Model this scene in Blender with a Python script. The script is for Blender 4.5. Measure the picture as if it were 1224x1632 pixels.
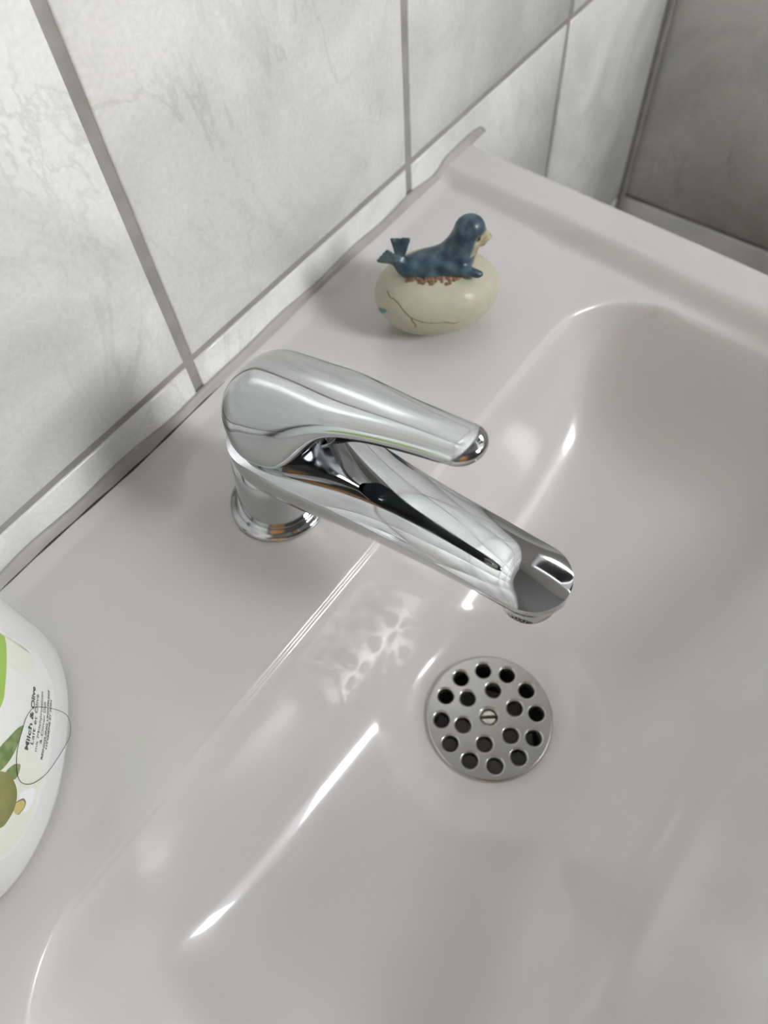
import bpy, bmesh, math, random
from mathutils import Vector, Matrix
random.seed(7)
C = bpy.context.scene.collection
sc = bpy.context.scene
for o in list(bpy.data.objects): bpy.data.objects.remove(o)

# ------------------------------------------------------------------ units
# local "u" units: 1 u = 0.30 m, origin straight below/at the camera; z=-1 is the basin deck
U = 0.30
DECK = 0.85
CAMZ = DECK + U
def P(x, y, z): return (x*U, y*U, CAMZ + z*U)

# ------------------------------------------------------------------ camera
cam = bpy.data.cameras.new('camera'); cam_o = bpy.data.objects.new('camera', cam); C.objects.link(cam_o)
F_PX = 1174.0
vz = Vector((73, 684, F_PX)).normalized()
vx = Vector((1888, -2216, F_PX)); vx = (vx - vx.dot(vz)*vz).normalized()
vr = vz.cross(vx)
R = Matrix((vx, -vr, -vz))            # rows: world axes in camera (x right, y down, z forward)
ex = R @ Vector((1, 0, 0)); ey = R @ Vector((0, -1, 0)); ez = R @ Vector((0, 0, -1))
M4 = Matrix((ex, ey, ez)).transposed().to_4x4(); M4.translation = Vector(P(0, 0, 0))
cam_o.matrix_world = M4
cam.sensor_fit = 'VERTICAL'; cam.sensor_height = 24.0; cam.lens = 24.0*F_PX/1632
cam.clip_start = 0.01; cam.clip_end = 50
cam.dof.use_dof = True; cam.dof.focus_distance = 0.27; cam.dof.aperture_fstop = 7.5
sc.camera = cam_o

# ------------------------------------------------------------------ world, daylight, exposure
w = bpy.data.worlds.new('sky'); sc.world = w; w.use_nodes = True
bg = w.node_tree.nodes['Background']; bg.inputs[0].default_value = (0.97, 0.98, 1.0, 1); bg.inputs[1].default_value = 40.5
ROOM = dict(x0=-1.15, x1=2.31*U, y0=-1.25, y1=0.795*U, z1=2.40)
WIN = dict(y0=-0.48, y1=0.10, z0=1.36, z1=2.02)
WIN2 = dict(x0=0.27, x1=0.67, z0=1.46, z1=2.32)
pl_ = bpy.data.lights.new('window_daylight_portal', 'AREA'); pl_.shape = 'RECTANGLE'
pl_.size = WIN['z1']-WIN['z0']; pl_.size_y = WIN['y1']-WIN['y0']; pl_.cycles.is_portal = True
po = bpy.data.objects.new('window_daylight_portal', pl_); C.objects.link(po)
po.location = (ROOM['x1']+0.07, (WIN['y0']+WIN['y1'])/2, (WIN['z0']+WIN['z1'])/2); po.rotation_euler = (0, math.pi/2, 0)
pl2 = bpy.data.lights.new('front_daylight_portal', 'AREA'); pl2.shape = 'RECTANGLE'
pl2.size = WIN2['x1']-WIN2['x0']; pl2.size_y = WIN2['z1']-WIN2['z0']; pl2.cycles.is_portal = True
p2 = bpy.data.objects.new('front_daylight_portal', pl2); C.objects.link(p2)
p2.location = ((WIN2['x0']+WIN2['x1'])/2, ROOM['y0']-0.07, (WIN2['z0']+WIN2['z1'])/2); p2.rotation_euler = (math.pi/2, 0, 0)
sc.view_settings.view_transform = 'Standard'; sc.view_settings.look = 'None'
sc.view_settings.gamma = 1; sc.view_settings.use_curve_mapping = False
sc.view_settings.exposure = 0.0

# ------------------------------------------------------------------ helpers
def mat(name, col, rough=0.5, metal=0.0, coat=0.0, spec=0.5, coat_rough=0.03):
    m = bpy.data.materials.new(name); m.use_nodes = True
    b = m.node_tree.nodes['Principled BSDF']
    b.inputs['Base Color'].default_value = (*col, 1); b.inputs['Roughness'].default_value = rough
    b.inputs['Metallic'].default_value = metal; b.inputs['Coat Weight'].default_value = coat
    b.inputs['Coat Roughness'].default_value = coat_rough; b.inputs['Specular IOR Level'].default_value = spec
    return m
def nodes(m): return m.node_tree.nodes, m.node_tree.links, m.node_tree.nodes['Principled BSDF']
def link_mesh(name, verts, faces, m=None, parent=None, smooth=True, sharp=None):
    me = bpy.data.meshes.new(name); me.from_pydata([tuple(v) for v in verts], [], faces); me.validate()
    bm = bmesh.new(); bm.from_mesh(me); bmesh.ops.recalc_face_normals(bm, faces=bm.faces); bm.to_mesh(me); bm.free()
    me.polygons.foreach_set('use_smooth', [smooth]*len(me.polygons))
    if smooth and sharp is not None: me.set_sharp_from_angle(angle=math.radians(sharp))
    if m: me.materials.append(m)
    o = bpy.data.objects.new(name, me); C.objects.link(o)
    if parent: o.parent = parent
    return o
def empty(name, loc=(0, 0, 0)):
    o = bpy.data.objects.new(name, None); C.objects.link(o); o.location = loc; o.empty_display_size = 0.02
    return o
def tag(o, label, cat, group=None):
    o['label'] = label; o['category'] = cat
    if group: o['group'] = group
    return o
def struct(o, label=None, cat=None):
    o['kind'] = 'structure'
    if label: o['label'] = label
    if cat: o['category'] = cat
    return o
def keep(o, parent):          # parent keeping world coordinates (parent empties are only translated)
    o.parent = parent; o.matrix_parent_inverse = Matrix.Translation(-Vector(parent.location)); return o
def box(x0, x1, y0, y1, z0, z1):
    v = [(x, y, z) for x in (x0, x1) for y in (y0, y1) for z in (z0, z1)]
    f = [(0, 1, 3, 2), (4, 6, 7, 5), (0, 4, 5, 1), (2, 3, 7, 6), (0, 2, 6, 4), (1, 5, 7, 3)]
    return v, f
def boxes(lst):
    V, F = [], []
    for b in lst:
        v, f = box(*b); n = len(V); V += v; F += [tuple(i+n for i in q) for q in f]
    return V, F
def bevel(o, wd, seg=2):
    md = o.modifiers.new('bevel', 'BEVEL'); md.width = wd; md.segments = seg; md.limit_method = 'ANGLE'; return o
def pchip(keys, s):
    x = [k[0] for k in keys]; n = len(x); out = []
    k = 0
    while k < n-2 and s > x[k+1]: k += 1
    for j in range(1, len(keys[0])):
        y = [q[j] for q in keys]; h = [x[i+1]-x[i] for i in range(n-1)]; d = [(y[i+1]-y[i])/h[i] for i in range(n-1)]
        m = [0.0]*n; m[0] = d[0]; m[-1] = d[-1]
        for i in (k, k+1):
            if 0 < i < n-1 and d[i-1]*d[i] > 0:
                w1 = 2*h[i]+h[i-1]; w2 = h[i]+2*h[i-1]; m[i] = (w1+w2)/(w1/d[i-1]+w2/d[i])
        t = (s-x[k])/h[k]
        out.append((2*t**3-3*t*t+1)*y[k]+(t**3-2*t*t+t)*h[k]*m[k]+(-2*t**3+3*t*t)*y[k+1]+(t**3-t*t)*h[k]*m[k+1])
    return out
def rings_mesh(rings, cap0=True, cap1=True):
    V = []; Fc = []; n = len(rings[0])
    for r in rings: V += [tuple(p) for p in r]
    for i in range(len(rings)-1):
        for k in range(n):
            a = i*n+k; b = i*n+(k+1) % n
            Fc.append((a, b, b+n, a+n))
    if cap0: Fc.append(tuple(range(n)))
    if cap1: Fc.append(tuple(range((len(rings)-1)*n, len(rings)*n)))
    return V, Fc
def lathe(prof, centre, n=64, lean=None, cap0=True, cap1=True):
    """prof: (radius, z) in metres from centre"""
    rings = []
    for r, z in prof:
        dx, dy = (0, 0) if lean is None else (lean[0]*z, lean[1]*z)
        rings.append([(centre[0]+dx+r*math.cos(2*math.pi*k/n), centre[1]+dy+r*math.sin(2*math.pi*k/n), centre[2]+z) for k in range(n)])
    return rings_mesh(rings, cap0, cap1)
def tube(path, rad, n=8, closed=False):
    pts = [Vector(p) for p in path]; rings = []; N = len(pts)
    for i, p in enumerate(pts):
        a = pts[(i-1) % N] if (closed or i > 0) else p; b = pts[(i+1) % N] if (closed or i < N-1) else p
        t = (b-a).normalized(); up = Vector((0, 0, 1)) if abs(t.z) < .9 else Vector((1, 0, 0))
        s = t.cross(up).normalized(); q = s.cross(t)
        r = rad(i/(N-1)) if callable(rad) else rad
        rings.append([p+r*(math.cos(2*math.pi*k/n)*s+math.sin(2*math.pi*k/n)*q) for k in range(n)])
    if closed: rings.append(rings[0]); return rings_mesh(rings, False, False)
    return rings_mesh(rings)
def sstep(a, b, x):
    t = min(1, max(0, (x-a)/(b-a))); return t*t*(3-2*t)

# ------------------------------------------------------------------ materials
def make_tile_mat(name, c0, c1, vein):
    m = mat(name, c0, 0.34, 0, 0.55, coat_rough=0.12); N, L, b = nodes(m)
    tc = N.new('ShaderNodeTexCoord'); oi = N.new('ShaderNodeObjectInfo'); add = N.new('ShaderNodeVectorMath'); add.operation = 'ADD'
    sc_ = N.new('ShaderNodeVectorMath'); sc_.operation = 'SCALE'; sc_.inputs[3].default_value = 40.5
    cv = N.new('ShaderNodeCombineXYZ')
    for i in range(3): L.new(oi.outputs['Random'], cv.inputs[i])
    L.new(cv.outputs[0], sc_.inputs[0]); L.new(tc.outputs['Object'], add.inputs[0]); L.new(sc_.outputs[0], add.inputs[1])
    n1 = N.new('ShaderNodeTexNoise'); n1.inputs['Scale'].default_value = 9; n1.inputs['Detail'].default_value = 6; n1.inputs['Roughness'].default_value = .62; n1.inputs['Distortion'].default_value = 1.1
    L.new(add.outputs[0], n1.inputs['Vector'])
    r1 = N.new('ShaderNodeValToRGB'); r1.color_ramp.elements[0].position = .36; r1.color_ramp.elements[1].position = .60
    r1.color_ramp.elements[0].color = (*c1, 1); r1.color_ramp.elements[1].color = (*c0, 1); L.new(n1.outputs['Fac'], r1.inputs['Fac'])
    # thin soft veins: narrow band around the mid level of a stretched noise
    n2 = N.new('ShaderNodeTexNoise'); n2.inputs['Scale'].default_value = 7; n2.inputs['Detail'].default_value = 7; n2.inputs['Roughness'].default_value = .55; n2.inputs['Distortion'].default_value = 1.6
    mp = N.new('ShaderNodeMapping'); mp.inputs['Scale'].default_value = (1.5, 1.5, .8); mp.inputs['Rotation'].default_value = (0, .5, .3); L.new(add.outputs[0], mp.inputs['Vector']); L.new(mp.outputs[0], n2.inputs['Vector'])
    sub = N.new('ShaderNodeMath'); sub.operation = 'SUBTRACT'; sub.inputs[1].default_value = .5; L.new(n2.outputs['Fac'], sub.inputs[0])
    ab = N.new('ShaderNodeMath'); ab.operation = 'ABSOLUTE'; L.new(sub.outputs[0], ab.inputs[0])
    r2 = N.new('ShaderNodeValToRGB'); r2.color_ramp.elements[0].position = 0; r2.color_ramp.elements[0].color = (1, 1, 1, 1); r2.color_ramp.elements[1].position = .018; r2.color_ramp.elements[1].color = (0, 0, 0, 1)
    L.new(ab.outputs[0], r2.inputs['Fac'])
    n3 = N.new('ShaderNodeTexNoise'); n3.inputs['Scale'].default_value = 14; L.new(add.outputs[0], n3.inputs['Vector'])
    r3 = N.new('ShaderNodeValToRGB'); r3.color_ramp.elements[0].position = .42; r3.color_ramp.elements[1].position = .68; L.new(n3.outputs['Fac'], r3.inputs['Fac'])
    mul = N.new('ShaderNodeMath'); mul.operation = 'MULTIPLY'; L.new(r2.outputs[0], mul.inputs[0]); L.new(r3.outputs[0], mul.inputs[1])
    mul2 = N.new('ShaderNodeMath'); mul2.operation = 'MULTIPLY'; mul2.inputs[1].default_value = .38; L.new(mul.outputs[0], mul2.inputs[0])
    mx = N.new('ShaderNodeMix'); mx.data_type = 'RGBA'; mx.inputs[7].default_value = (*vein, 1); L.new(r1.outputs[0], mx.inputs[6]); L.new(mul2.outputs[0], mx.inputs[0])
    # grain
    n4 = N.new('ShaderNodeTexNoise'); n4.inputs['Scale'].default_value = 420; n4.inputs['Detail'].default_value = 3; L.new(tc.outputs['Object'], n4.inputs['Vector'])
    r4 = N.new('ShaderNodeMapRange'); r4.inputs['From Min'].default_value = .3; r4.inputs['From Max'].default_value = .7; r4.inputs['To Min'].default_value = .94; r4.inputs['To Max'].default_value = 1.04; L.new(n4.outputs['Fac'], r4.inputs['Value'])
    mm = N.new('ShaderNodeVectorMath'); mm.operation = 'SCALE'; L.new(mx.outputs[2], mm.inputs[0]); L.new(r4.outputs[0], mm.inputs[3]); L.new(mm.outputs[0], b.inputs['Base Color'])
    bp = N.new('ShaderNodeBump'); bp.inputs['Strength'].default_value = .16; bp.inputs['Distance'].default_value = .002
    n5 = N.new('ShaderNodeTexNoise'); n5.inputs['Scale'].default_value = 26; n5.inputs['Detail'].default_value = 2; L.new(add.outputs[0], n5.inputs['Vector'])
    L.new(n5.outputs['Fac'], bp.inputs['Height']); L.new(bp.outputs[0], b.inputs['Normal']); L.new(bp.outputs[0], b.inputs['Coat Normal'])
    return m
M_tile = make_tile_mat('marbled_tile', (.80, .805, .78), (.62, .63, .605), (.40, .41, .395))
def noisy(m, c0, c1, scale, detail=4):
    N, L, b = nodes(m); tc = N.new('ShaderNodeTexCoord'); n = N.new('ShaderNodeTexNoise'); n.inputs['Scale'].default_value = scale; n.inputs['Detail'].default_value = detail
    r = N.new('ShaderNodeValToRGB'); r.color_ramp.elements[0].position = .35; r.color_ramp.elements[1].position = .65
    r.color_ramp.elements[0].color = (*c0, 1); r.color_ramp.elements[1].color = (*c1, 1)
    L.new(tc.outputs['Object'], n.inputs['Vector']); L.new(n.outputs['Fac'], r.inputs['Fac']); L.new(r.outputs[0], b.inputs['Base Color']); return m
M_grout = noisy(mat('grout', (.3, .29, .27), .9), (.27, .26, .24), (.34, .325, .305), 60)
M_sil = noisy(mat('silicone', (.33, .32, .3), .45, spec=.4), (.36, .345, .325), (.43, .415, .395), 40)
M_gap = mat('dark_gap', (.035, .032, .03), .8)
M_porc = mat('porcelain', (.65, .635, .62), .25, 0, .65, coat_rough=.03)
def porc_nodes():
    N, L, b = nodes(M_porc); tc = N.new('ShaderNodeTexCoord'); n = N.new('ShaderNodeTexNoise'); n.inputs['Scale'].default_value = 5
    bp = N.new('ShaderNodeBump'); bp.inputs['Strength'].default_value = .012; bp.inputs['Distance'].default_value = .002; n.inputs['Scale'].default_value = 22
    L.new(tc.outputs['Object'], n.inputs['Vector']); L.new(n.outputs['Fac'], bp.inputs['Height']); L.new(bp.outputs[0], b.inputs['Coat Normal'])
porc_nodes()
M_chrome = mat('chrome', (.60, .615, .625), .045, 1.0)
def chrome_nodes():      # limescale film: uneven gloss only
    N, L, b = nodes(M_chrome); tc = N.new('ShaderNodeTexCoord'); n = N.new('ShaderNodeTexNoise'); n.inputs['Scale'].default_value = 55; n.inputs['Detail'].default_value = 5
    r = N.new('ShaderNodeMapRange'); r.inputs['From Min'].default_value = .45; r.inputs['From Max'].default_value = .75; r.inputs['To Min'].default_value = .04; r.inputs['To Max'].default_value = .16
    L.new(tc.outputs['Object'], n.inputs['Vector']); L.new(n.outputs['Fac'], r.inputs['Value']); L.new(r.outputs[0], b.inputs['Roughness'])
chrome_nodes()
M_steel = mat('brushed_steel', (.62, .61, .59), .25, 1.0)
M_brass = noisy(mat('limescaled_brass', (.75, .7, .6), .35, .6), (.74, .69, .58), (.92, .90, .83), 900)
M_pit = mat('dark_pipe', (.02, .02, .02), .7)
M_roomdark = mat('darkened_room_paint', (.12, .12, .115), .7)  # unseen walls and ceiling, darkened to cut bounce light in the basin
M_frame = mat('window_frame_white', (.8, .8, .8), .35)
M_wood = noisy(mat('orange_wood', (.45, .2, .05), .35, 0, .3), (.36, .15, .035), (.55, .26, .07), 12)
M_floor = noisy(mat('floor_tile', (.3, .28, .26), .4), (.26, .25, .24), (.34, .32, .30), 20)
M_black = mat('black_plastic', (.012, .012, .013), .25)
M_shade = mat('shade_chrome', (.045, .05, .055), .12, .6)  # darkened chrome, underside shade of the lever put into the colour
M_hair = mat('dark_hair', (.04, .03, .025), .5)
M_bottle = mat('milky_plastic', (.78, .79, .78), .22, 0, .3)
M_label = mat('label_print', (.80, .81, .79), .35)
def flat(name, c): return mat(name, c, .35)
M_green = flat('print_light_green', (.33, .52, .09)); M_leaf = noisy(flat('print_leaf', (.15, .22, .06)), (.12, .19, .05), (.24, .32, .13), 300)
M_olive = noisy(flat('print_olive', (.2, .19, .05)), (.20, .20, .05), (.28, .27, .09), 60); M_text = flat('print_text', (.06, .08, .07)); M_gold = flat('print_gold', (.6, .48, .16))
M_cream = flat('print_cream', (.78, .79, .70)); M_dropw = flat('print_white', (.88, .88, .90)); M_ink = flat('print_grey_line', (.2, .2, .12))
M_glass = bpy.data.materials.new('window_glass'); M_glass.use_nodes = True
nt = M_glass.node_tree; nt.nodes.clear(); out = nt.nodes.new('ShaderNodeOutputMaterial'); mxs = nt.nodes.new('ShaderNodeMixShader'); fr = nt.nodes.new('ShaderNodeFresnel'); tr = nt.nodes.new('ShaderNodeBsdfTransparent'); gl = nt.nodes.new('ShaderNodeBsdfGlossy'); gl.inputs['Roughness'].default_value = 0
nt.links.new(fr.outputs[0], mxs.inputs[0]); nt.links.new(tr.outputs[0], mxs.inputs[1]); nt.links.new(gl.outputs[0], mxs.inputs[2]); nt.links.new(mxs.outputs[0], out.inputs[0])

# ------------------------------------------------------------------ room shell
x0, x1, y0, y1, z1 = ROOM['x0'], ROOM['x1'], ROOM['y0'], ROOM['y1'], ROOM['z1']
GR = 0.0012          # grout lies this far behind the tile faces
TH = 0.10
def room(name, lst, m): 
    v, f = boxes(lst); return struct(link_mesh(name, v, f, m, smooth=False))
room('floor', [(x0-TH, x1+TH, y0-TH, y1+TH, -TH, 0)], M_floor)
room('ceiling', [(x0-TH, x1+TH, y0-TH, y1+TH, z1, z1+TH)], M_roomdark)
wb = room('wall_back', [(x0-TH, x1+TH, y1+GR, y1+TH, 0, z1)], M_grout)
DX = x0; DY0, DY1, DZ = -1.05, -0.20, 2.0
room('wall_left', [(x0-TH, x0, y0-TH, DY0, 0, z1), (x0-TH, x0, DY1, y1+GR, 0, z1), (x0-TH, x0, DY0, DY1, DZ, z1)], M_roomdark)
TF = .05
room('wall_front', [(x0, WIN2['x0'], y0-TF, y0, 0, z1), (WIN2['x1'], x1+GR, y0-TF, y0, 0, z1), (WIN2['x0'], WIN2['x1'], y0-TF, y0, 0, WIN2['z0']), (WIN2['x0'], WIN2['x1'], y0-TF, y0, WIN2['z1'], z1)], M_roomdark)
wr = room('wall_right', [(x1+GR, x1+TF, y0-TH, WIN['y0'], 0, z1), (x1+GR, x1+TF, WIN['y1'], y1+GR, 0, z1),
                         (x1+GR, x1+TF, WIN['y0'], WIN['y1'], 0, WIN['z0']), (x1+GR, x1+TF, WIN['y0'], WIN['y1'], WIN['z1'], z1)], M_grout)
d = struct(empty('door_1', (x0, (DY0+DY1)/2, 0)))
v, f = boxes([(x0-.06, x0-.02, DY0+.04, DY1-.04, 0.005, DZ-.04)]); keep(link_mesh('door_leaf', v, f, M_wood, smooth=False), d)
v, f = boxes([(x0-.09, x0, DY0, DY0+.04, 0, DZ), (x0-.09, x0, DY1-.04, DY1, 0, DZ), (x0-.09, x0, DY0+.04, DY1-.04, DZ-.04, DZ)]); keep(link_mesh('door_frame', v, f, M_wood, smooth=False), d)
wi = struct(empty('window_1', (x1, (WIN['y0']+WIN['y1'])/2, WIN['z0'])))
a0, a1, b0, b1 = WIN['y0'], WIN['y1'], WIN['z0'], WIN['z1']; fx0, fx1 = x1-.004, x1+.03; am = (a0+a1)/2
v, f = boxes([(fx0, fx1, a0, a1, b0, b0+.03), (fx0, fx1, a0, a1, b1-.03, b1), (fx0, fx1, a0, a0+.03, b0+.03, b1-.03), (fx0, fx1, a1-.03, a1, b0+.03, b1-.03), (fx0, fx1, am-.02, am+.02, b0+.03, b1-.03)])
keep(link_mesh('window_frame', v, f, M_frame, smooth=False), wi)
for q0, q1 in ((a0+.03, am-.02), (am+.02, a1-.03)):
    v, f = boxes([(x1+.013, x1+.016, q0, q1, b0+.03, b1-.03)]); keep(link_mesh('pane', v, f, M_glass, smooth=False), wi)

wi = struct(empty('window_2', ((WIN2['x0']+WIN2['x1'])/2, y0, WIN2['z0'])))
a0, a1, b0, b1 = WIN2['x0'], WIN2['x1'], WIN2['z0'], WIN2['z1']; g0, g1 = y0-.03, y0+.004
v, f = boxes([(a0, a1, g0, g1, b0, b0+.03), (a0, a1, g0, g1, b1-.03, b1), (a0, a0+.03, g0, g1, b0+.03, b1-.03), (a1-.03, a1, g0, g1, b0+.03, b1-.03)])
keep(link_mesh('window_frame', v, f, M_frame, smooth=False), wi)
v, f = boxes([(a0+.03, a1-.03, y0-.016, y0-.013, b0+.03, b1-.03)]); keep(link_mesh('pane', v, f, M_glass, smooth=False), wi)

# wall tiles: each a part of its wall
JV, JH = 0.018*U, 0.0145*U
PX, PZ = 0.6170*U, 0.845*U
X_J = 0.437*U; Z_J = CAMZ - 0.910*U
_tc = {}
def tile_mesh(wd, ht, th=.006):
    key = (round(wd, 4), round(ht, 4), random.randrange(3))
    if key in _tc: return _tc[key]
    V = []; Fc = []; n = 9
    rn = random.Random(len(_tc))
    jit = [rn.uniform(-.00022, .00022) for _ in range(4*n)]
    def loop(ins, dep, j=1):
        L = []
        for sd in range(4):
            for i in range(n):
                t = i/n; e = jit[sd*n+i]*j if i else 0
                if sd == 0: p = (-wd/2+ins+t*(wd-2*ins), -ht/2+ins+e)
                if sd == 1: p = (wd/2-ins+e, -ht/2+ins+t*(ht-2*ins))
                if sd == 2: p = (wd/2-ins-t*(wd-2*ins), ht/2-ins+e)
                if sd == 3: p = (-wd/2+ins+e, ht/2-ins-t*(ht-2*ins))
                L.append((p[0], -dep, p[1]))
        return L
    rings = [loop(0, -th), loop(0, -.0011), loop(.0003, -.0004), loop(.0010, 0)]
    V, Fc = rings_mesh(rings, True, True)
    me = bpy.data.meshes.new('tile'); me.from_pydata(V, [], Fc)
    bm = bmesh.new(); bm.from_mesh(me); bmesh.ops.recalc_face_normals(bm, faces=bm.faces); bm.to_mesh(me); bm.free()
    me.polygons.foreach_set('use_smooth', [True]*len(me.polygons)); me.set_sharp_from_angle(angle=math.radians(50))
    me.materials.append(M_tile); _tc[key] = me; return me
def tile_wall(parent, edges_h, edges_v, place, skip=lambda *a: False):
    for i in range(len(edges_h)-1):
        for j in range(len(edges_v)-1):
            h0, h1 = edges_h[i]+JV/2, edges_h[i+1]-JV/2; v0, v1 = edges_v[j]+JH/2, edges_v[j+1]-JH/2
            if h1-h0 < .01 or v1-v0 < .01 or skip(h0, h1, v0, v1): continue
            o = bpy.data.objects.new('tile', tile_mesh(h1-h0, v1-v0)); C.objects.link(o); o.parent = parent
            place(o, (h0+h1)/2, (v0+v1)/2)
ev = [z for z in [Z_J + k*PZ for k in range(-3, 6)]]
eh = [X_J + k*PX for k in range(-8, 3)] + [1.680*U, x1-.0015+JV/2]
eh = sorted(set(round(e, 5) for e in eh)); eh = [e for e in eh if not (1.62*U < e < 1.675*U)]
eh[0] = x0
def pb(o, h, v): o.location = (h, y1, v)
tile_wall(wb, eh, ev, pb)
er = [y1-.001+JV/2]
while er[-1]-PX > -1.6: er.append(er[-1]-PX)
er = sorted(er)
def pr(o, h, v): o.location = (x1, h, v); o.rotation_euler = (0, 0, -math.pi/2)
def sk(h0, h1, v0, v1): return h1 > WIN['y0']-.0 and h0 < WIN['y1']+.0 and v1 > WIN['z0'] and v0 < WIN['z1']
tile_wall(wr, er, ev, pr, sk)
o = link_mesh('corner_sealant', *box(x1-.0055, x1+GR, y1-.0055, y1+GR, ev[0], ev[-1]), M_grout, smooth=False); o.parent = wb; bevel(o, .002)

# ------------------------------------------------------------------ washbasin
XC = 0.345
DR = (0.3445, 0.115, -1.322)
def rim_in(y): return 0.815 - 0.085*(0.78-y)
def rim_out(y): return 0.926 - 0.085*(0.78-y)
BX, BY0, BY1 = 0.735, -0.40, 0.372      # basin half width, front, back
def basin_depth(x, y):
    xr = abs(x-XC); s = 1 if x > XC else -1
    hx = BX - 0.03*(0.37-y)
    db = BY1-y; ds = hx-xr; df = y-BY0
    # rounded-rectangle distance
    r = .17; cy = (BY0+BY1)/2; hy = (BY1-BY0)/2
    qx = xr-hx+r; qy = abs(y-cy)-hy+r
    dd = -(math.hypot(max(qx, 0), max(qy, 0))+min(max(qx, qy), 0)-r)
    if min(dd, ds, db, df) <= 0: return dd if dd < 0 else min(dd, 0), 0
    rd = math.hypot(x-DR[0], y-DR[1])
    floor = 0.322 - 0.055*max(0, rd-.10)/(0.5)
    g = [1.8*ds, 1.7*df, 9*dd, floor]
    p = 4.2
    dep = sum(max(q, 1e-4)**-p for q in g)**(-1/p)*(1-math.exp(-db/.046))
    return dd, dep
def deck_z(x, y):
    xr = abs(x-XC)
    z = -1.0
    rm = sstep(rim_in(y)-.024, rim_in(y)+.024, xr); z += 0.044*rm*(1-.5*sstep(.0, 1.0, y))
    z += 0.010*sstep(.752, .79, y)*(1-rm)
    z += 0.010*sstep(-.50, -.60, y)
    dd, dep = basin_depth(x, y)
    k = .016
    # convex rounding of the fold: smooth max(0, dep) using signed distance outside
    sd = dep if dep > 0 else 5.0*dd
    sm = (sd + math.sqrt(sd*sd+k*k))/2
    sm -= k*0.0
    if sd < -.25: sm = 0
    z -= sm
    rd = math.hypot(x-DR[0], y-DR[1])
    t = sstep(.20, .112, rd)
    z = z*(1-t) + (DR[2]-.002)*t
    if rd < .100: z = DR[2]-.16
    return z
def build_basin():
    nx = 320
    seg = [(-.30, 50), (.20, 80), (.40, 130), (.793, 70)]; ny = sum(q[1] for q in seg)
    def yrow(yf, j):
        a = yf
        for b, n in seg:
            if j <= n: return a+(b-a)*j/n
            j -= n; a = b
    V = []; Fc = []
    def yfront(u): return -.74+.16*abs(u)**4
    ux = [i/nx*2-1 for i in range(nx+1)]
    # finer y sampling near the back fold
    YT = .793
    rows = []
    for j in range(ny+1):
        row = []
        for i in range(nx+1):
            u = ux[i]; t = j/ny
            yf = yfront(u); y = yrow(yf, j)
            x = XC+u*rim_out(y)
            z = deck_z(x, y)
            e = rim_out(y)*(1-abs(u))
            # rounded outer edges (sides, front)
            r = .022
            if e < r: z -= r-math.sqrt(max(0, r*r-(r-e)**2))
            ef = y-yf
            if ef < r: z -= r-math.sqrt(max(0, r*r-(r-ef)**2))
            row.append(len(V)); V.append(P(x, y, z))
        rows.append(row)
    for j in range(ny):
        for i in range(nx):
            Fc.append((rows[j][i], rows[j][i+1], rows[j+1][i+1], rows[j+1][i]))
    # skirt
    per = rows[0]+[rows[j][-1] for j in range(1, ny+1)]+rows[-1][-2::-1]+[rows[j][0] for j in range(ny-1, 0, -1)]
    base = len(V)
    cx, cy = P(XC, 0.1, 0)[:2]
    for k, i in enumerate(per):
        x, y, z = V[i]; V.append((x, y, min(z-.012, P(0, 0, -1.14)[2])))
    base2 = len(V)
    for k, i in enumerate(per):
        x, y, z = V[i]; V.append((cx+(x-cx)*.62, (cy+(y-cy)*.62) if y < .2 else y, P(0, 0, -1.50)[2]))
    n = len(per)
    for k in range(n):
        k2 = (k+1) % n
        Fc.append((per[k], per[k2], base+k2, base+k)); Fc.append((base+k, base+k2, base2+k2, base2+k))
    Fc.append(tuple(base2+k for k in range(n)))
    return V, Fc
v, f = build_basin()
sink = empty('washbasin', P(XC, .1, -1.50))
ob = keep(link_mesh('basin_bowl', v, f, M_porc, sharp=60), sink)
tag(sink, 'glossy white ceramic washbasin fixed against the marbled tile wall', 'washbasin')
# drain pipe below the strainer
v, f = lathe([(.096*U, 0), (.096*U, -.155*U)], P(DR[0], DR[1], DR[2]-.006), 48, cap0=False)
keep(link_mesh('drain_pipe', v, f, M_pit), sink)

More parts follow.
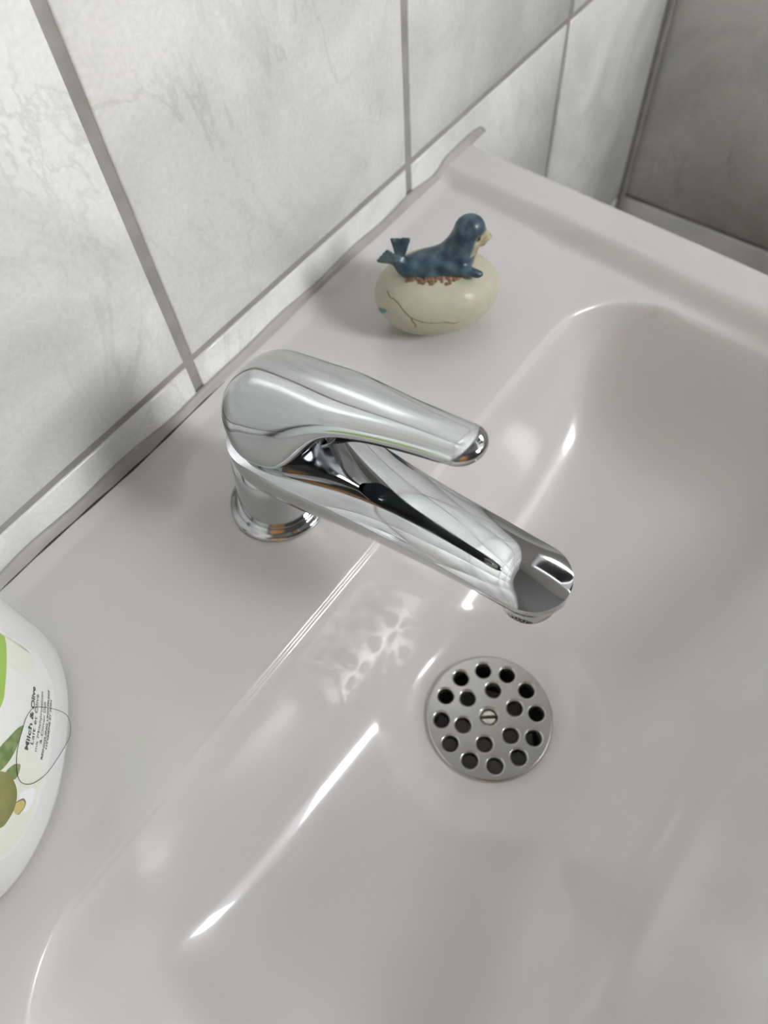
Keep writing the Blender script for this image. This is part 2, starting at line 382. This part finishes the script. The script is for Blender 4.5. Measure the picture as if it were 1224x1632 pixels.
# strainer
def strainer():
    Rr = .112; holes = []
    k = 435.0
    px = [(565, 250), (735, 285), (865, 390), (930, 545), (910, 710), (790, 850), (625, 895), (450, 855), (320, 740), (265, 585), (300, 420), (415, 300)]
    pi_ = [(630, 390), (775, 510), (750, 700), (565, 755), (415, 625), (455, 445)]
    for i in range(12): a = OA - i*math.pi/6; holes.append((.750*math.cos(a), .750*math.sin(a)))
    for i in range(6): a = IA - i*math.pi/3; holes.append((.435*math.cos(a), .435*math.sin(a)))
    bm = bmesh.new(); cx, cy, cz = P(*DR); S = Rr*U
    def ring(c, r, z, n): return [bm.verts.new((cx+S*(c[0]+r*math.cos(2*math.pi*q/n)), cy+S*(c[1]+r*math.sin(2*math.pi*q/n)), cz+z)) for q in range(n)]
    def bridge(a, b):
        n = len(a)
        for q in range(n): bm.faces.new((a[q], a[(q+1) % n], b[(q+1) % n], b[q]))
    outer = ring((0, 0), .965, .0011, 96); edges = [bm.edges.new((outer[q], outer[(q+1) % 96])) for q in range(96)]
    prev = outer
    for r, z in ((.985, .0008), (.998, .0002), (1.0, -.0006), (.97, -.0014)):
        nr = ring((0, 0), r, z, 96); bridge(prev, nr); prev = nr
    for hx, hy in holes+[(0, 0)]:
        c = (hx, hy); big = .165 if (hx, hy) == (0, 0) else .150
        tops = ring(c, big, .0011, 28); edges += [bm.edges.new((tops[q], tops[(q+1) % 28])) for q in range(28)]
        prev = tops
        prof = ((big-.010, .00095), (big-.022, .0005), (big-.034, -.0002), (big-.042, -.0010), (big-.044, -.0040))
        if (hx, hy) == (0, 0): prof = ((big-.010, .0009), (big-.024, .0003), (big-.036, -.0006), (big-.040, -.0030))
        for r, z in prof:
            nr = ring(c, r, z, 28); bridge(prev, nr); prev = nr
    bmesh.ops.triangle_fill(bm, use_beauty=True, use_dissolve=False, edges=edges)
    bmesh.ops.recalc_face_normals(bm, faces=bm.faces)
    me = bpy.data.meshes.new('strainer_plate'); bm.to_mesh(me); bm.free()
    me.polygons.foreach_set('use_smooth', [abs(p_.normal.z) < .9999 for p_ in me.polygons])
    me.materials.append(M_steel); o = bpy.data.objects.new('strainer_plate', me); C.objects.link(o); return o
OA = math.radians(70); IA = math.radians(24)
dr = empty('sink_strainer', P(*DR)); tag(dr, 'round steel drain strainer with round holes at the bottom of the washbasin', 'drain')
keep(strainer(), dr)
cx, cy, cz = P(*DR)
v, f = lathe([(.0001, -.0002), (.0030, -.0004), (.0037, -.0010), (.0037, -.004)], (cx, cy, cz), 32)
# slotted screw head: two half domes with a slot between
def half(sgn):
    rings = []
    aS = SLOT
    for r, z in ((.0001, -.0001), (.0022, -.0003), (.0034, -.0008), (.0038, -.0016), (.0038, -.004)):
        rr = []
        for q in range(25):
            a = math.pi*q/24; rr.append((r*math.cos(a), max(.0009, r*math.sin(a)), z))
        rr += [(rr[-1][0], .0009, -.004), (rr[0][0], .0009, -.004)]
        rings.append(rr)
    V, Fc = rings_mesh(rings)
    ca, sa = math.cos(aS), math.sin(aS)
    return [(cx+ca*x-sa*y*sgn, cy+sa*x+ca*y*sgn, cz+z) for x, y, z in V], Fc
SLOT = math.radians(42+86)
scr = []
V, Fc = half(1); V2, F2 = half(-1); n = len(V)
V += V2; Fc += [tuple(i+n for i in q) for q in F2]

o = keep(link_mesh('screw', V, Fc, M_brass, smooth=True, sharp=40), dr); o['label'] = 'pale slotted brass screw in the centre'

# silicone bead between tiles and basin
def wavy(x): return .0035*math.sin(x*9.0)+.002*math.sin(x*23+1)
rings = []
ns = 140
for i in range(ns+1):
    t = i/ns; x = -1.0+t*(1.318+1.0)
    hw = .0085+.0012*math.sin(x*13)+.0012*math.sin(x*31)
    if x > 1.27: hw *= math.sqrt(max(.02, 1-((x-1.27)/.055)**2))
    yw = .7945; zb = min(deck_z(x, .783), -.972)-.0012; zt_ = zb+2*hw+wavy(x)*.6-.006*math.exp(-((x-1.12)/.05)**2)
    fw = .0115+.5*wavy(x*.8+2)
    sec = [(yw+.003, zt_), (yw-.003, zt_-.001), (yw-.007, zt_-.30*hw), (yw-.6*fw, zb+.75*hw), (yw-.9*fw, zb+.25*hw), (yw-fw, zb), (yw+.003, zb-.006)]
    rings.append([P(x, a_, b_) for a_, b_ in sec])
v, f = rings_mesh(rings)
o = tag(link_mesh('silicone_sealant', v, f, M_sil), 'uneven grey silicone bead sealing the washbasin to the tiled wall', 'sealant')
rings = []
for i in range(80):
    t = i/79; x = -.02+t*.50
    r = .0042*(math.sin(math.pi*t)**.5)*(.75+.25*math.sin(t*37)) + .0006
    rings.append([P(x, .7945-.0128-.5*wavy(x*.8+2)+.45*r*math.cos(2*math.pi*k/8), deck_z(x, .7945-.0128-.5*wavy(x*.8+2))+r*.5*math.sin(2*math.pi*k/8)) for k in range(8)])
v, f = rings_mesh(rings); g = link_mesh('open_crack', v, f, M_gap); g.parent = o; g['label'] = 'dark open crack along the lower edge'

# ------------------------------------------------------------------ faucet
def loft(keys, xc, nst, nseg, r0, r1, crease=None, flat_tip=False):
    s0, s1 = keys[0][0], keys[-1][0]; rings = []
    for i in range(nst+1):
        t = i/nst; s = s0+(s1-s0)*(1-math.cos(math.pi*t))/2
        acc = [0.0]*7; nw = 13; hw_ = .035*min(1, (s-s0)/.035, (s1-s)/.035)
        for q_ in range(nw):
            a_ = (q_/(nw-1)*2-1); pv = pchip(keys, s+a_*hw_); acc = [u_+v_ for u_, v_ in zip(acc, pv)]
        w_, zt, zm, zb, nu, nl, dx = [u_/nw for u_ in acc]
        a = min(1, (s-s0)/r0); b = min(1, (s1-s)/r1)
        fa = math.sqrt(max(0, 1-(1-a)**2)); fb = math.sqrt(max(0, 1-(1-b)**2))
        fw = max(fa*fb, .004); fh = max(fa*fb, .004)
        if flat_tip: fh = max(fa, .004)*(.55+.45*fb) if crease is None else 1.0
        ring = []
        for k in range(nseg):
            th = 2*math.pi*k/nseg; c, sn = math.cos(th), math.sin(th)
            x = w_*fw*math.copysign(abs(c)**(2/(nu if sn >= 0 else nl)), c)
            if sn >= 0:
                if crease:
                    x = w_*fw*math.copysign(abs(c)**.85, c); q = abs(x)/(w_*fw)
                    b2 = min(1, (s1-s)/.075); z = zm+(zt-zm)*(1-q**crease)*(1-(1-b2)**2)
                else: z = zm+(zt-zm)*fh*abs(sn)**(2/nu)
            else: z = zm-(zm-zb)*(fh if not crease else (.6+.4*fb))*abs(sn)**(2/nl)
            ring.append(P(xc+dx+x, -s, z))
        rings.append(ring)
    return rings_mesh(rings)
HAN = [(-.572, .070, -.692, -.755, -.792, 2.2, 6, 0.0), (-.53, .071, -.668, -.75, -.792, 2.2, 6, 0), (-.47, .070, -.645, -.74, -.785, 2.1, 6, -.001),
       (-.43, .063, -.631, -.70, -.765, 2.1, 3.5, -.003), (-.40, .054, -.621, -.66, -.700, 2, 2.4, -.005), (-.36, .044, -.607, -.632, -.655, 2, 2, -.007),
       (-.30, .0335, -.587, -.606, -.622, 2, 2, -.010), (-.24, .027, -.567, -.584, -.598, 2.2, 2, -.013), (-.185, .0245, -.550, -.566, -.580, 2.4, 2, -.016)]
SPO = [(-.580, .0665, -.802, -.805, -.90, 3, 4, 0), (-.53, .0675, -.793, -.798, -.90, 3, 3, 0), (-.46, .066, -.775, -.786, -.89, 3, 2.6, -.002),
       (-.38, .058, -.757, -.772, -.865, 2.6, 2.3, -.005), (-.28, .050, -.742, -.759, -.83, 2.6, 2.2, -.008), (-.18, .0455, -.731, -.745, -.80, 2.6, 2.2, -.010),
       (-.10, .0435, -.726, -.737, -.782, 2.6, 2.3, -.011), (-.066, .043, -.725, -.734, -.778, 2.6, 2.4, -.011)]
FB = P(.355, .545, -1.0)
fa = empty('basin_faucet', FB); tag(fa, 'single-lever chrome mixer faucet standing on the deck of the washbasin', 'faucet')
v, f = loft(SPO, .360, 90, 96, .071, .043, crease=2.6, flat_tip=True)
keep(link_mesh('spout', v, f, M_chrome, sharp=70), fa)
v, f = loft(HAN, .365, 110, 80, .075, .024)
keep(link_mesh('lever_handle', v, f, M_chrome, sharp=75), fa)
v, f = lathe([(.060*U, .002), (.0635*U, .004), (.0640*U, .008), (.0645*U, .02), (.0655*U, .035), (.0665*U, .052)], FB, 72, lean=(.035, -.165))
keep(link_mesh('faucet_body', v, f, M_chrome), fa)
v, f = lathe([(.0785*U, .0008), (.0785*U, .0014), (.077*U, .0024), (.0745*U, .0031), (.0705*U, .0031), (.0675*U, .0040), (.0655*U, .0055), (.060*U, .0055)], FB, 72)
keep(link_mesh('base_ring', v, f, M_chrome), fa)
AE = P(.350, .108, -.778)
v, f = lathe([(.034*U, .006), (.034*U, -.0045), (.032*U, -.0060), (.026*U, -.0062), (.026*U, -.003), (.001, -.003)], AE, 48)
keep(link_mesh('aerator', v, f, M_chrome, sharp=50), fa)
INS = [(q[0]+.02*(1 if q is HAN[4] else 0), q[1]*.82, q[4]+.004, q[4]+.001, q[4]-.0025, 2, 2, q[7]) for q in HAN[4:]]  # dark insert added under the lever so the spout mirrors it as shaded
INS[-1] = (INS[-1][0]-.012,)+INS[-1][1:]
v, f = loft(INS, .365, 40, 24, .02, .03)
o = keep(link_mesh('lever_shade_insert', v, f, M_shade, sharp=75), fa); o['label'] = 'dark glossy insert added for the shade under the lever'
# temperature mark: small round screw cap under the lever
v, f = lathe([(.0001, .0), (.0026, 0), (.0030, -.0004), (.0030, -.0009), (.0022, -.0011), (.0018, -.0004), (.0001, -.0003)], P(.357, .368, -.654), 32)
keep(link_mesh('screw_cap', v, f, M_black, sharp=50), fa)

# ------------------------------------------------------------------ seal figurine
def attr_mat(name, rough, coat=.0, noise=.1):
    m = mat(name, (.5, .5, .5), rough, 0, coat); N, L, b = nodes(m); a = N.new('ShaderNodeVertexColor'); a.layer_name = 'paint'
    tc = N.new('ShaderNodeTexCoord'); n = N.new('ShaderNodeTexNoise'); n.inputs['Scale'].default_value = 260; n.inputs['Detail'].default_value = 4
    r = N.new('ShaderNodeMapRange'); r.inputs['From Min'].default_value = .3; r.inputs['From Max'].default_value = .7; r.inputs['To Min'].default_value = 1-noise; r.inputs['To Max'].default_value = 1+noise
    mm = N.new('ShaderNodeVectorMath'); mm.operation = 'SCALE'; L.new(tc.outputs['Object'], n.inputs['Vector']); L.new(n.outputs['Fac'], r.inputs['Value']); L.new(a.outputs['Color'], mm.inputs[0]); L.new(r.outputs[0], mm.inputs[3]); L.new(mm.outputs[0], b.inputs['Base Color'])
    return m
M_stone = attr_mat('painted_stone', .55, .1, .05); M_seal = attr_mat('painted_seal', .42, .2, .42)
SC = (0.8170, 0.5655); LA = Vector((.73, -.683, 0)); SA = Vector((-.683, -.73, 0))
def sp(l, s, z): return Vector(P(SC[0]+LA.x*l+SA.x*s, SC[1]+LA.y*l+SA.y*s, z))
fig = empty('seal_figurine', sp(0, 0, -1.0)); tag(fig, 'small painted blue seal lying on a cream pebble on the washbasin deck', 'figurine')
def paint(o, fn):
    me = o.data; ca = me.color_attributes.new('paint', 'FLOAT_COLOR', 'POINT')
    for i, vtx in enumerate(me.vertices): ca.data[i].color = (*fn(vtx.co), 1)
def mixc(a, b, t): return tuple(x+(y-x)*t for x, y in zip(a, b))
# inverse map world -> (l,s,z)
def inv(co):
    x = co.x/U-SC[0]; y = co.y/U-SC[1]; z = (co.z-CAMZ)/U
    return x*LA.x+y*LA.y, x*SA.x+y*SA.y, z
EA, EB, EH, EZ = .1110, .084, .0600, -.9270
def ell(t, ph):
    c = math.cos(ph); e = .94
    return sp(EA*c*math.cos(t)*(1+.03*math.cos(t)), EB*c*math.sin(t), EZ+EH*math.sin(ph)*(1.0 if ph > 0 else 1.20))
def segd(p, a, b):
    ax, ay = a; bx, by = b; vx_, vy_ = bx-ax, by-ay; t = max(0, min(1, ((p[0]-ax)*vx_+(p[1]-ay)*vy_)/(vx_*vx_+vy_*vy_)))
    return math.hypot(p[0]-ax-t*vx_, p[1]-ay-t*vy_)
# crack lines on the viewer-side face in (angle, height) coordinates
CRP = .26
CR = [[(2.86, .30), (2.70, .24), (2.58, .26), (2.42, .20), (2.28, .08), (2.16, -.04), (2.02, -.13), (1.90, -.18), (1.74, -.22), (1.58, -.22), (1.50, -.28), (1.42, -.34), (1.36, -.32)],
      [(2.12, -.08), (2.10, -.18), (2.05, -.27), (2.05, -.36)]]
nt_, np_ = 420, 150
V = []; Cc = []
for i in range(np_+1):
    ph = -math.pi/2+math.pi*i/np_
    for k in range(nt_):
        t = 2*math.pi*k/nt_; V.append(ell(t, ph))
        base = mixc((.46, .45, .33), (.52, .50, .38), .5+.5*math.sin(3*t+2*ph))
        dmin = 9
        for ln in CR:
            for a, b in zip(ln, ln[1:]):
                dd_ = segd((t, ph-CRP), a, b); dmin = min(dmin, dd_)
        if dmin < .02: base = mixc((.13, .11, .07), base, sstep(.006, .02, dmin))
        # teal drop at the left end
        qx = (t-2.80); qy = (ph+.02); e2 = (qx*math.cos(.8)+qy*math.sin(.8)); e3 = (-qx*math.sin(.8)+qy*math.cos(.8))
        q2 = (e2/.085)**2+(e3/.26)**2
        if q2 < 1: base = mixc((.12, .24, .23), base, sstep(.5, 1, q2))
        Cc.append(base)
Fc = []
for i in range(np_):
    for k in range(nt_):
        a = i*nt_+k; b = i*nt_+(k+1) % nt_; Fc.append((a, b, b+nt_, a+nt_))
st = keep(link_mesh('pebble', V, Fc, M_stone), fig)
ca = st.data.color_attributes.new('paint', 'FLOAT_COLOR', 'POINT')
for i, c in enumerate(Cc): ca.data[i].color = (*c, 1)

def blob_mesh(blobs, vox, name, m, smooth_it=6):
    V = []; Fc = []
    for ctr, rad, rot in blobs:
        n0 = len(V); nu, nv = 14, 10
        for i in range(nv+1):
            ph = -math.pi/2+math.pi*i/nv
            for k in range(nu):
                t = 2*math.pi*k/nu; q = Vector((rad[0]*math.cos(ph)*math.cos(t), rad[1]*math.cos(ph)*math.sin(t), rad[2]*math.sin(ph)))
                q = rot @ q if rot else q
                V.append(ctr+q)
        for i in range(nv):
            for k in range(nu):
                a = n0+i*nu+k; b = n0+i*nu+(k+1) % nu; Fc.append((a, b, b+nu, a+nu))
    tmp = link_mesh(name, V, Fc, m)
    md = tmp.modifiers.new('r', 'REMESH'); md.mode = 'VOXEL'; md.voxel_size = vox; md.use_smooth_shade = True
    ms = tmp.modifiers.new('s', 'SMOOTH'); ms.iterations = smooth_it; ms.factor = .5
    dg = bpy.context.evaluated_depsgraph_get(); dg.update(); me = bpy.data.meshes.new_from_object(tmp.evaluated_get(dg))
    bpy.data.objects.remove(tmp); me.polygons.foreach_set('use_smooth', [True]*len(me.polygons))
    o = bpy.data.objects.new(name, me); C.objects.link(o); return o
def chain(keys, n, yscale=1.0):
    """keys (t, l, s, z, r): dense spheres in figurine frame"""
    out = []
    for i in range(n+1):
        t = keys[0][0]+(keys[-1][0]-keys[0][0])*i/n
        l, s, z, r = pchip(keys, t); out.append((sp(l, s, z), (r*U, r*U*yscale, r*U), None))
    return out
Rf = Matrix((LA, SA, Vector((0, 0, 1)))).transposed()
def eb(l, s, z, rl, rs, rz, pitch=0, yaw=0):
    rot = Rf @ Matrix.Rotation(yaw, 3, 'Z') @ Matrix.Rotation(-pitch, 3, 'Y'); return (sp(l, s, z), (rl*U, rs*U, rz*U), rot)
B = []
B += chain([(0, -.066, 0, -.852, .010), (1, -.050, 0, -.866, .018), (2, -.030, 0, -.874, .027), (3, -.004, .002, -.875, .033), (4, .020, .002, -.872, .034), (5, .034, .002, -.860, .0325),
            (6, .044, .001, -.843, .0285), (7, .051, .001, -.824, .0255), (8, .055, .001, -.812, .0245)], 40)
B.append(eb(.056, .001, -.809, .0265, .0235, .0235, 0)); B.append(eb(.068, .001, -.819, .019, .0185, .015, -.3))
B.append(eb(.079, .001, -.827, .0140, .0135, .0105, -.35)); B.append(eb(.087, .001, -.830, .0085, .0085, .0065, -.4)); B.append(eb(.073, .001, -.836, .014, .012, .009, -.5))
# tail flukes
for a, b, dirw in ((Vector((-.062, .002, -.853)), Vector((-.090, .008, -.830)), Vector((.55, .25, .8))), (Vector((-.060, -.002, -.851)), Vector((-.057, -.010, -.818)), Vector((1, .35, .1)))):
    dirw = dirw.normalized()
    for q in range(12):
        t = q/11; p = a.lerp(b, t); wv = .003+.0105*t
        for e_ in range(-3, 4):
            pp = p+dirw*(wv*e_/3); rr_ = .0042-.0012*t+(.0012 if e_ % 2 else 0)*t
            if t > .95 and e_ % 2 == 0: rr_ *= .6
            B.append(eb(pp.x, pp.y, pp.z, rr_, rr_, rr_))
# front flippers
for sg, z0 in ((1, -.870), (-1, -.870)):
    a = Vector((.020, sg*.026, z0+.004)); b = Vector((.062, sg*.044, -.868))
    for q in range(9):
        t = q/8; p = a.lerp(b, t); p.z += .004*math.sin(math.pi*t)
        B.append(eb(p.x, p.y, p.z, .011, .012*(1-.35*t), .0105*(1-.4*t)))
seal = keep(blob_mesh(B, .0009, 'seal_body', M_seal, 4), fig)
def seal_col(co):
    l, s, z = inv(co)
    blue = mixc((.016, .042, .066), (.07, .125, .155), .5+.5*math.sin(l*170+z*90)*math.cos(s*200))
    tan = (.40, .31, .17); pale = (.42, .39, .24)
    c = blue
    # muzzle
    mz = (1 if z > -.846 else 0)*sstep(.058, .066, l+(z+.815)*-.3)*sstep(-.808, -.816, z)
    c = mixc(c, pale, mz)
    # throat / chest stripe, on the front and underside
    fr_ = l - (.052+(-.84-z)*-.18)
    ch = sstep(.004, .016, fr_)*sstep(-.826, -.836, z)*sstep(-.91, -.89, z)*(1-sstep(.020, .026, abs(s)))
    c = mixc(c, tan, ch)
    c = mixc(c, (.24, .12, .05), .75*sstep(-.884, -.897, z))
    # nose, eyes, mouth
    if math.dist((l, s, z), (.0955, .001, -.829)) < .0050: c = (.03, .04, .05)
    for sg in (1, -1):
        if math.dist((l, s, z), (.0675, .001+sg*.0215, -.8165)) < .0048: c = (.01, .01, .01)
    if l < -.066 and math.sin(s*900+z*900) > .55: c = mixc(c, (.22, .25, .23), .6)
    return c
paint(seal, seal_col)
# sandy patch under the belly
B = []
rn = random.Random(3)
for i in range(190):
    a = rn.uniform(0, 2*math.pi); rr = rn.uniform(.55, 1.0); l = .002+.066*rr*math.cos(a); s = .046*rr*math.sin(a)
    zz = EZ+EH*math.sqrt(max(0, 1-(l/EA)**2-(s/EB)**2)); q = rn.uniform(.0025, .0052); B.append(eb(l, s, zz, q, q, q*.8))
sand = keep(blob_mesh(B, .0006, 'sand_crumbs', M_stone, 1), fig); sand['label'] = 'rough brown sand under the seal'
paint(sand, lambda co: mixc((.09, .045, .018), (.30, .19, .10), .5+.5*math.sin(co.x*2600)*math.cos(co.y*2300)))

# ------------------------------------------------------------------ soap bottle
bu = Vector((.74, .67)).normalized(); bn = Vector((bu.y, -bu.x)); BC = (-.197, .611); BA, BB, BE = .20, .13, 2.2
def bsurf(t, h, off=0.0, scl=1.0):
    c, s = math.cos(t), math.sin(t)
    A_, B_ = BA*scl+off, BB*scl+off
    uu = A_*math.copysign(abs(c)**(2/BE), c); nn = B_*math.copysign(abs(s)**(2/BE), s)
    return P(BC[0]+bu.x*uu+bn.x*nn, BC[1]+bu.y*uu+bn.y*nn, -1+h)
bt = empty('soap_bottle', P(BC[0], BC[1], -1.0)); tag(bt, 'white liquid soap bottle with olive label at the left edge of the washbasin', 'bottle')
prof = [(.88, .005), (.95, .0065), (.985, .011), (1.0, .022), (1.0, .05), (1.0, .2), (1.0, .36), (.985, .40), (.93, .44), (.80, .475), (.55, .50), (.30, .512), (.24, .515), (.22, .52), (.22, .55), (.20, .552)]
rings = [[bsurf(2*math.pi*k/96, h, 0, s) for k in range(96)] for s, h in prof]
v, f = rings_mesh(rings); keep(link_mesh('bottle_shell', v, f, M_bottle, sharp=50), bt)
topc = P(BC[0], BC[1], -.47)
v, f = lathe([(.0125, -.004), (.0135, -.003), (.0135, .010), (.009, .012), (.005, .013), (.005, .03), (.010, .031), (.010, .038), (.004, .040)], topc, 40); keep(link_mesh('pump_cap', v, f, M_bottle, sharp=50), bt)
nz = [(topc[0]-bn.x*-.0+bn.x*t*.04, topc[1]+bn.y*t*.04, topc[2]+.034-.004*t*t) for t in [q/8 for q in range(9)]]
v, f = tube(nz, lambda t: .0045-.0015*t, 12); keep(link_mesh('pump_nozzle', v, f, M_bottle), bt)
def crm(pts, n, closed=True):
    out = []; N = len(pts); rng = N if closed else N-1
    for i in range(rng):
        p0, p1, p2, p3 = (pts[(i-1) % N], pts[i], pts[(i+1) % N], pts[(i+2) % N]) if closed else (pts[max(i-1, 0)], pts[i], pts[i+1], pts[min(i+2, N-1)])
        for q in range(n):
            t = q/n; out.append(tuple(.5*(2*b+(c-a)*t+(2*a-5*b+4*c-d_)*t*t+(3*b-a-3*c+d_)*t**3) for a, b, c, d_ in zip(p0, p1, p2, p3)))
    return out
def decal(name, poly, m, off, parent, label=None, cell=.02):
    """flat print: polygon in (t,h) surface coordinates laid on the bottle"""
    bm = bmesh.new(); vs = [bm.verts.new((t, h, 0)) for t, h in poly]; bm.faces.new(vs)
    t0 = min(p[0] for p in poly); t1 = max(p[0] for p in poly)
    k = t0+cell
    while k < t1:
        bmesh.ops.bisect_plane(bm, geom=bm.verts[:]+bm.edges[:]+bm.faces[:], plane_co=(k, 0, 0), plane_no=(1, 0, 0)); k += cell
    bmesh.ops.triangulate(bm, faces=bm.faces)
    for vv in bm.verts: vv.co = bsurf(vv.co.x, vv.co.y, off)
    me = bpy.data.meshes.new(name); bm.to_mesh(me); bm.free(); me.materials.append(m)
    me.polygons.foreach_set('use_smooth', [True]*len(me.polygons))
    o = bpy.data.objects.new(name, me); C.objects.link(o)
    if parent.type == 'EMPTY': keep(o, parent)
    else: o.parent = parent; o.matrix_parent_inverse = parent.matrix_world.inverted()
    if label: o['label'] = label
    return o
lab_poly = [(1.085, .33), (1.10, .20), (1.085, .142), (1.108, .097), (1.22, .0715), (1.39, .0625), (1.58, .060), (1.83, .0595), (2.09, .0615), (2.29, .078), (2.36, .13), (2.36, .33), (2.2, .36), (1.3, .36)]
lab = decal('label', crm(lab_poly, 4), M_label, .0006, bt)
def sub(o): # keep decals of the label as sub-parts in world coordinates
    o.parent = lab; o.matrix_parent_inverse = Matrix.Identity(4); return o
def dec(name, poly, m, off, label=None, smooth=True):
    bm_o = decal(name, crm(poly, 5) if smooth else poly, m, off, bt, label); return sub(bm_o)
dec('print_patch', [(1.11, .198), (1.10, .15), (1.14, .12), (1.25, .125), (1.30, .15), (1.30, .19), (1.2, .2)], M_cream, .0008)
dec('print_patch', [(1.66, .14), (1.72, .075), (1.9, .068), (2.1, .068), (2.27, .088), (2.3, .14), (2.0, .17), (1.8, .16)], M_cream, .0008)
dec('green_swoosh', [(1.13, .205), (1.16, .1925), (1.278, .1917), (1.428, .1918), (1.52, .1925), (1.58, .205), (1.62, .25), (1.6, .32), (1.3, .33), (1.15, .3)], M_green, .0010, 'light green swoosh')
dec('leaf', [(1.5718, .139), (1.600, .1525), (1.66, .1675), (1.7125, .1792), (1.78, .187), (1.86, .188), (1.85, .176), (1.82, .1645), (1.76, .1535), (1.70, .1465), (1.64, .1425), (1.59, .1390)], M_leaf, .0010, 'long green olive leaf')
dec('leaf', [(1.760, .1275), (1.758, .1335), (1.772, .1430), (1.815, .1540), (1.86, .156), (1.85, .140), (1.836, .1300), (1.80, .1265)], M_leaf, .0010, 'short green olive leaf')
dec('oil_drop', [(1.905, .1105), (1.861, .0935), (1.853, .0797), (1.912, .075), (1.972, .0786), (1.99, .0855), (1.96, .10)], M_dropw, .0010, 'white milk drop')
dec('oil_drop', [(1.976, .1153), (1.950, .1119), (1.921, .1000), (1.935, .0910), (1.965, .0895), (1.992, .0930), (2.016, .0985)], M_ink, .0012, 'dark rimmed drop')
dec('oil_drop', [(1.984, .1155), (1.958, .1119), (1.932, .1004), (1.942, .0928), (1.965, .0915), (1.988, .0948), (2.016, .1005)], M_gold, .0014, 'golden oil drop')
dec('olive_fruit', [(1.83, .168), (1.826, .1504), (1.850, .1334), (1.9011, .1186), (1.9787, .1118), (2.0488, .1135), (2.1065, .1200), (2.13, .14), (2.11, .165), (2.05, .185), (1.93, .19), (1.86, .183)], M_olive, .0016, 'large green olive')
# lettering
def lettering(txt, ta, tb, h, bold=0.0):
    cu = bpy.data.curves.new('lettering', 'FONT'); cu.body = txt; cu.resolution_u = 3; cu.offset = bold; cu.fill_mode = 'FRONT'
    o = bpy.data.objects.new('lettering', cu); C.objects.link(o); dg = bpy.context.evaluated_depsgraph_get(); dg.update()
    me = bpy.data.meshes.new_from_object(o.evaluated_get(dg)); bpy.data.objects.remove(o)
    xs = [vv.co.x for vv in me.vertices]; xa, xb = min(xs), max(xs)
    # arc length per radian at the front
    pa, pb_ = Vector(bsurf(ta, h)), Vector(bsurf(tb, h)); s = (pa-pb_).length/(xb-xa)/U
    for vv in me.vertices:
        t = ta+(tb-ta)*(vv.co.x-xa)/(xb-xa); vv.co = bsurf(t, h+vv.co.y*s*LETTER_K, .0012)
    me.materials.clear(); me.materials.append(M_text)
    o = bpy.data.objects.new('lettering', me); C.objects.link(o); keep(o, bt); sub(o); return o
LETTER_K = .85
lettering('Milch & Olive', 1.6735, 1.3423, .1189, .020)
lettering('Lait et Olive', 1.6347, 1.3754, .1091)
lettering('mit Milchproteinen', 1.6593, 1.3414, .0975)
lettering('& Oliven Duft', 1.6118, 1.3899, .0886)
lettering('REINIGUNG UND PFLEGE', 1.6846, 1.3039, .0795, .016)
lettering('HYGIENE ET SOIN', 1.6248, 1.3605, .0727, .016)
# stray hair lying on the bottle
hp = [(1.4712, .1224), (1.4383, .1002), (1.4102, .0705), (1.3954, .0444), (1.4002, .0278), (1.438, .017), (1.5111, .0159), (1.5661, .0256), (1.6175, .0371), (1.7373, .0613), (1.8062, .0821), (1.8397, .1006), (1.8402, .12), (1.7947, .1344), (1.718, .1433), (1.6643, .1446), (1.6104, .1432), (1.5347, .137)]
v, f = tube([bsurf(t, h, .0022) for t, h in crm(hp, 5)], .00011, 5, closed=True)
tag(link_mesh('stray_hair', v, f, M_hair), 'thin dark loop of hair clinging to the soap bottle label', 'hair')
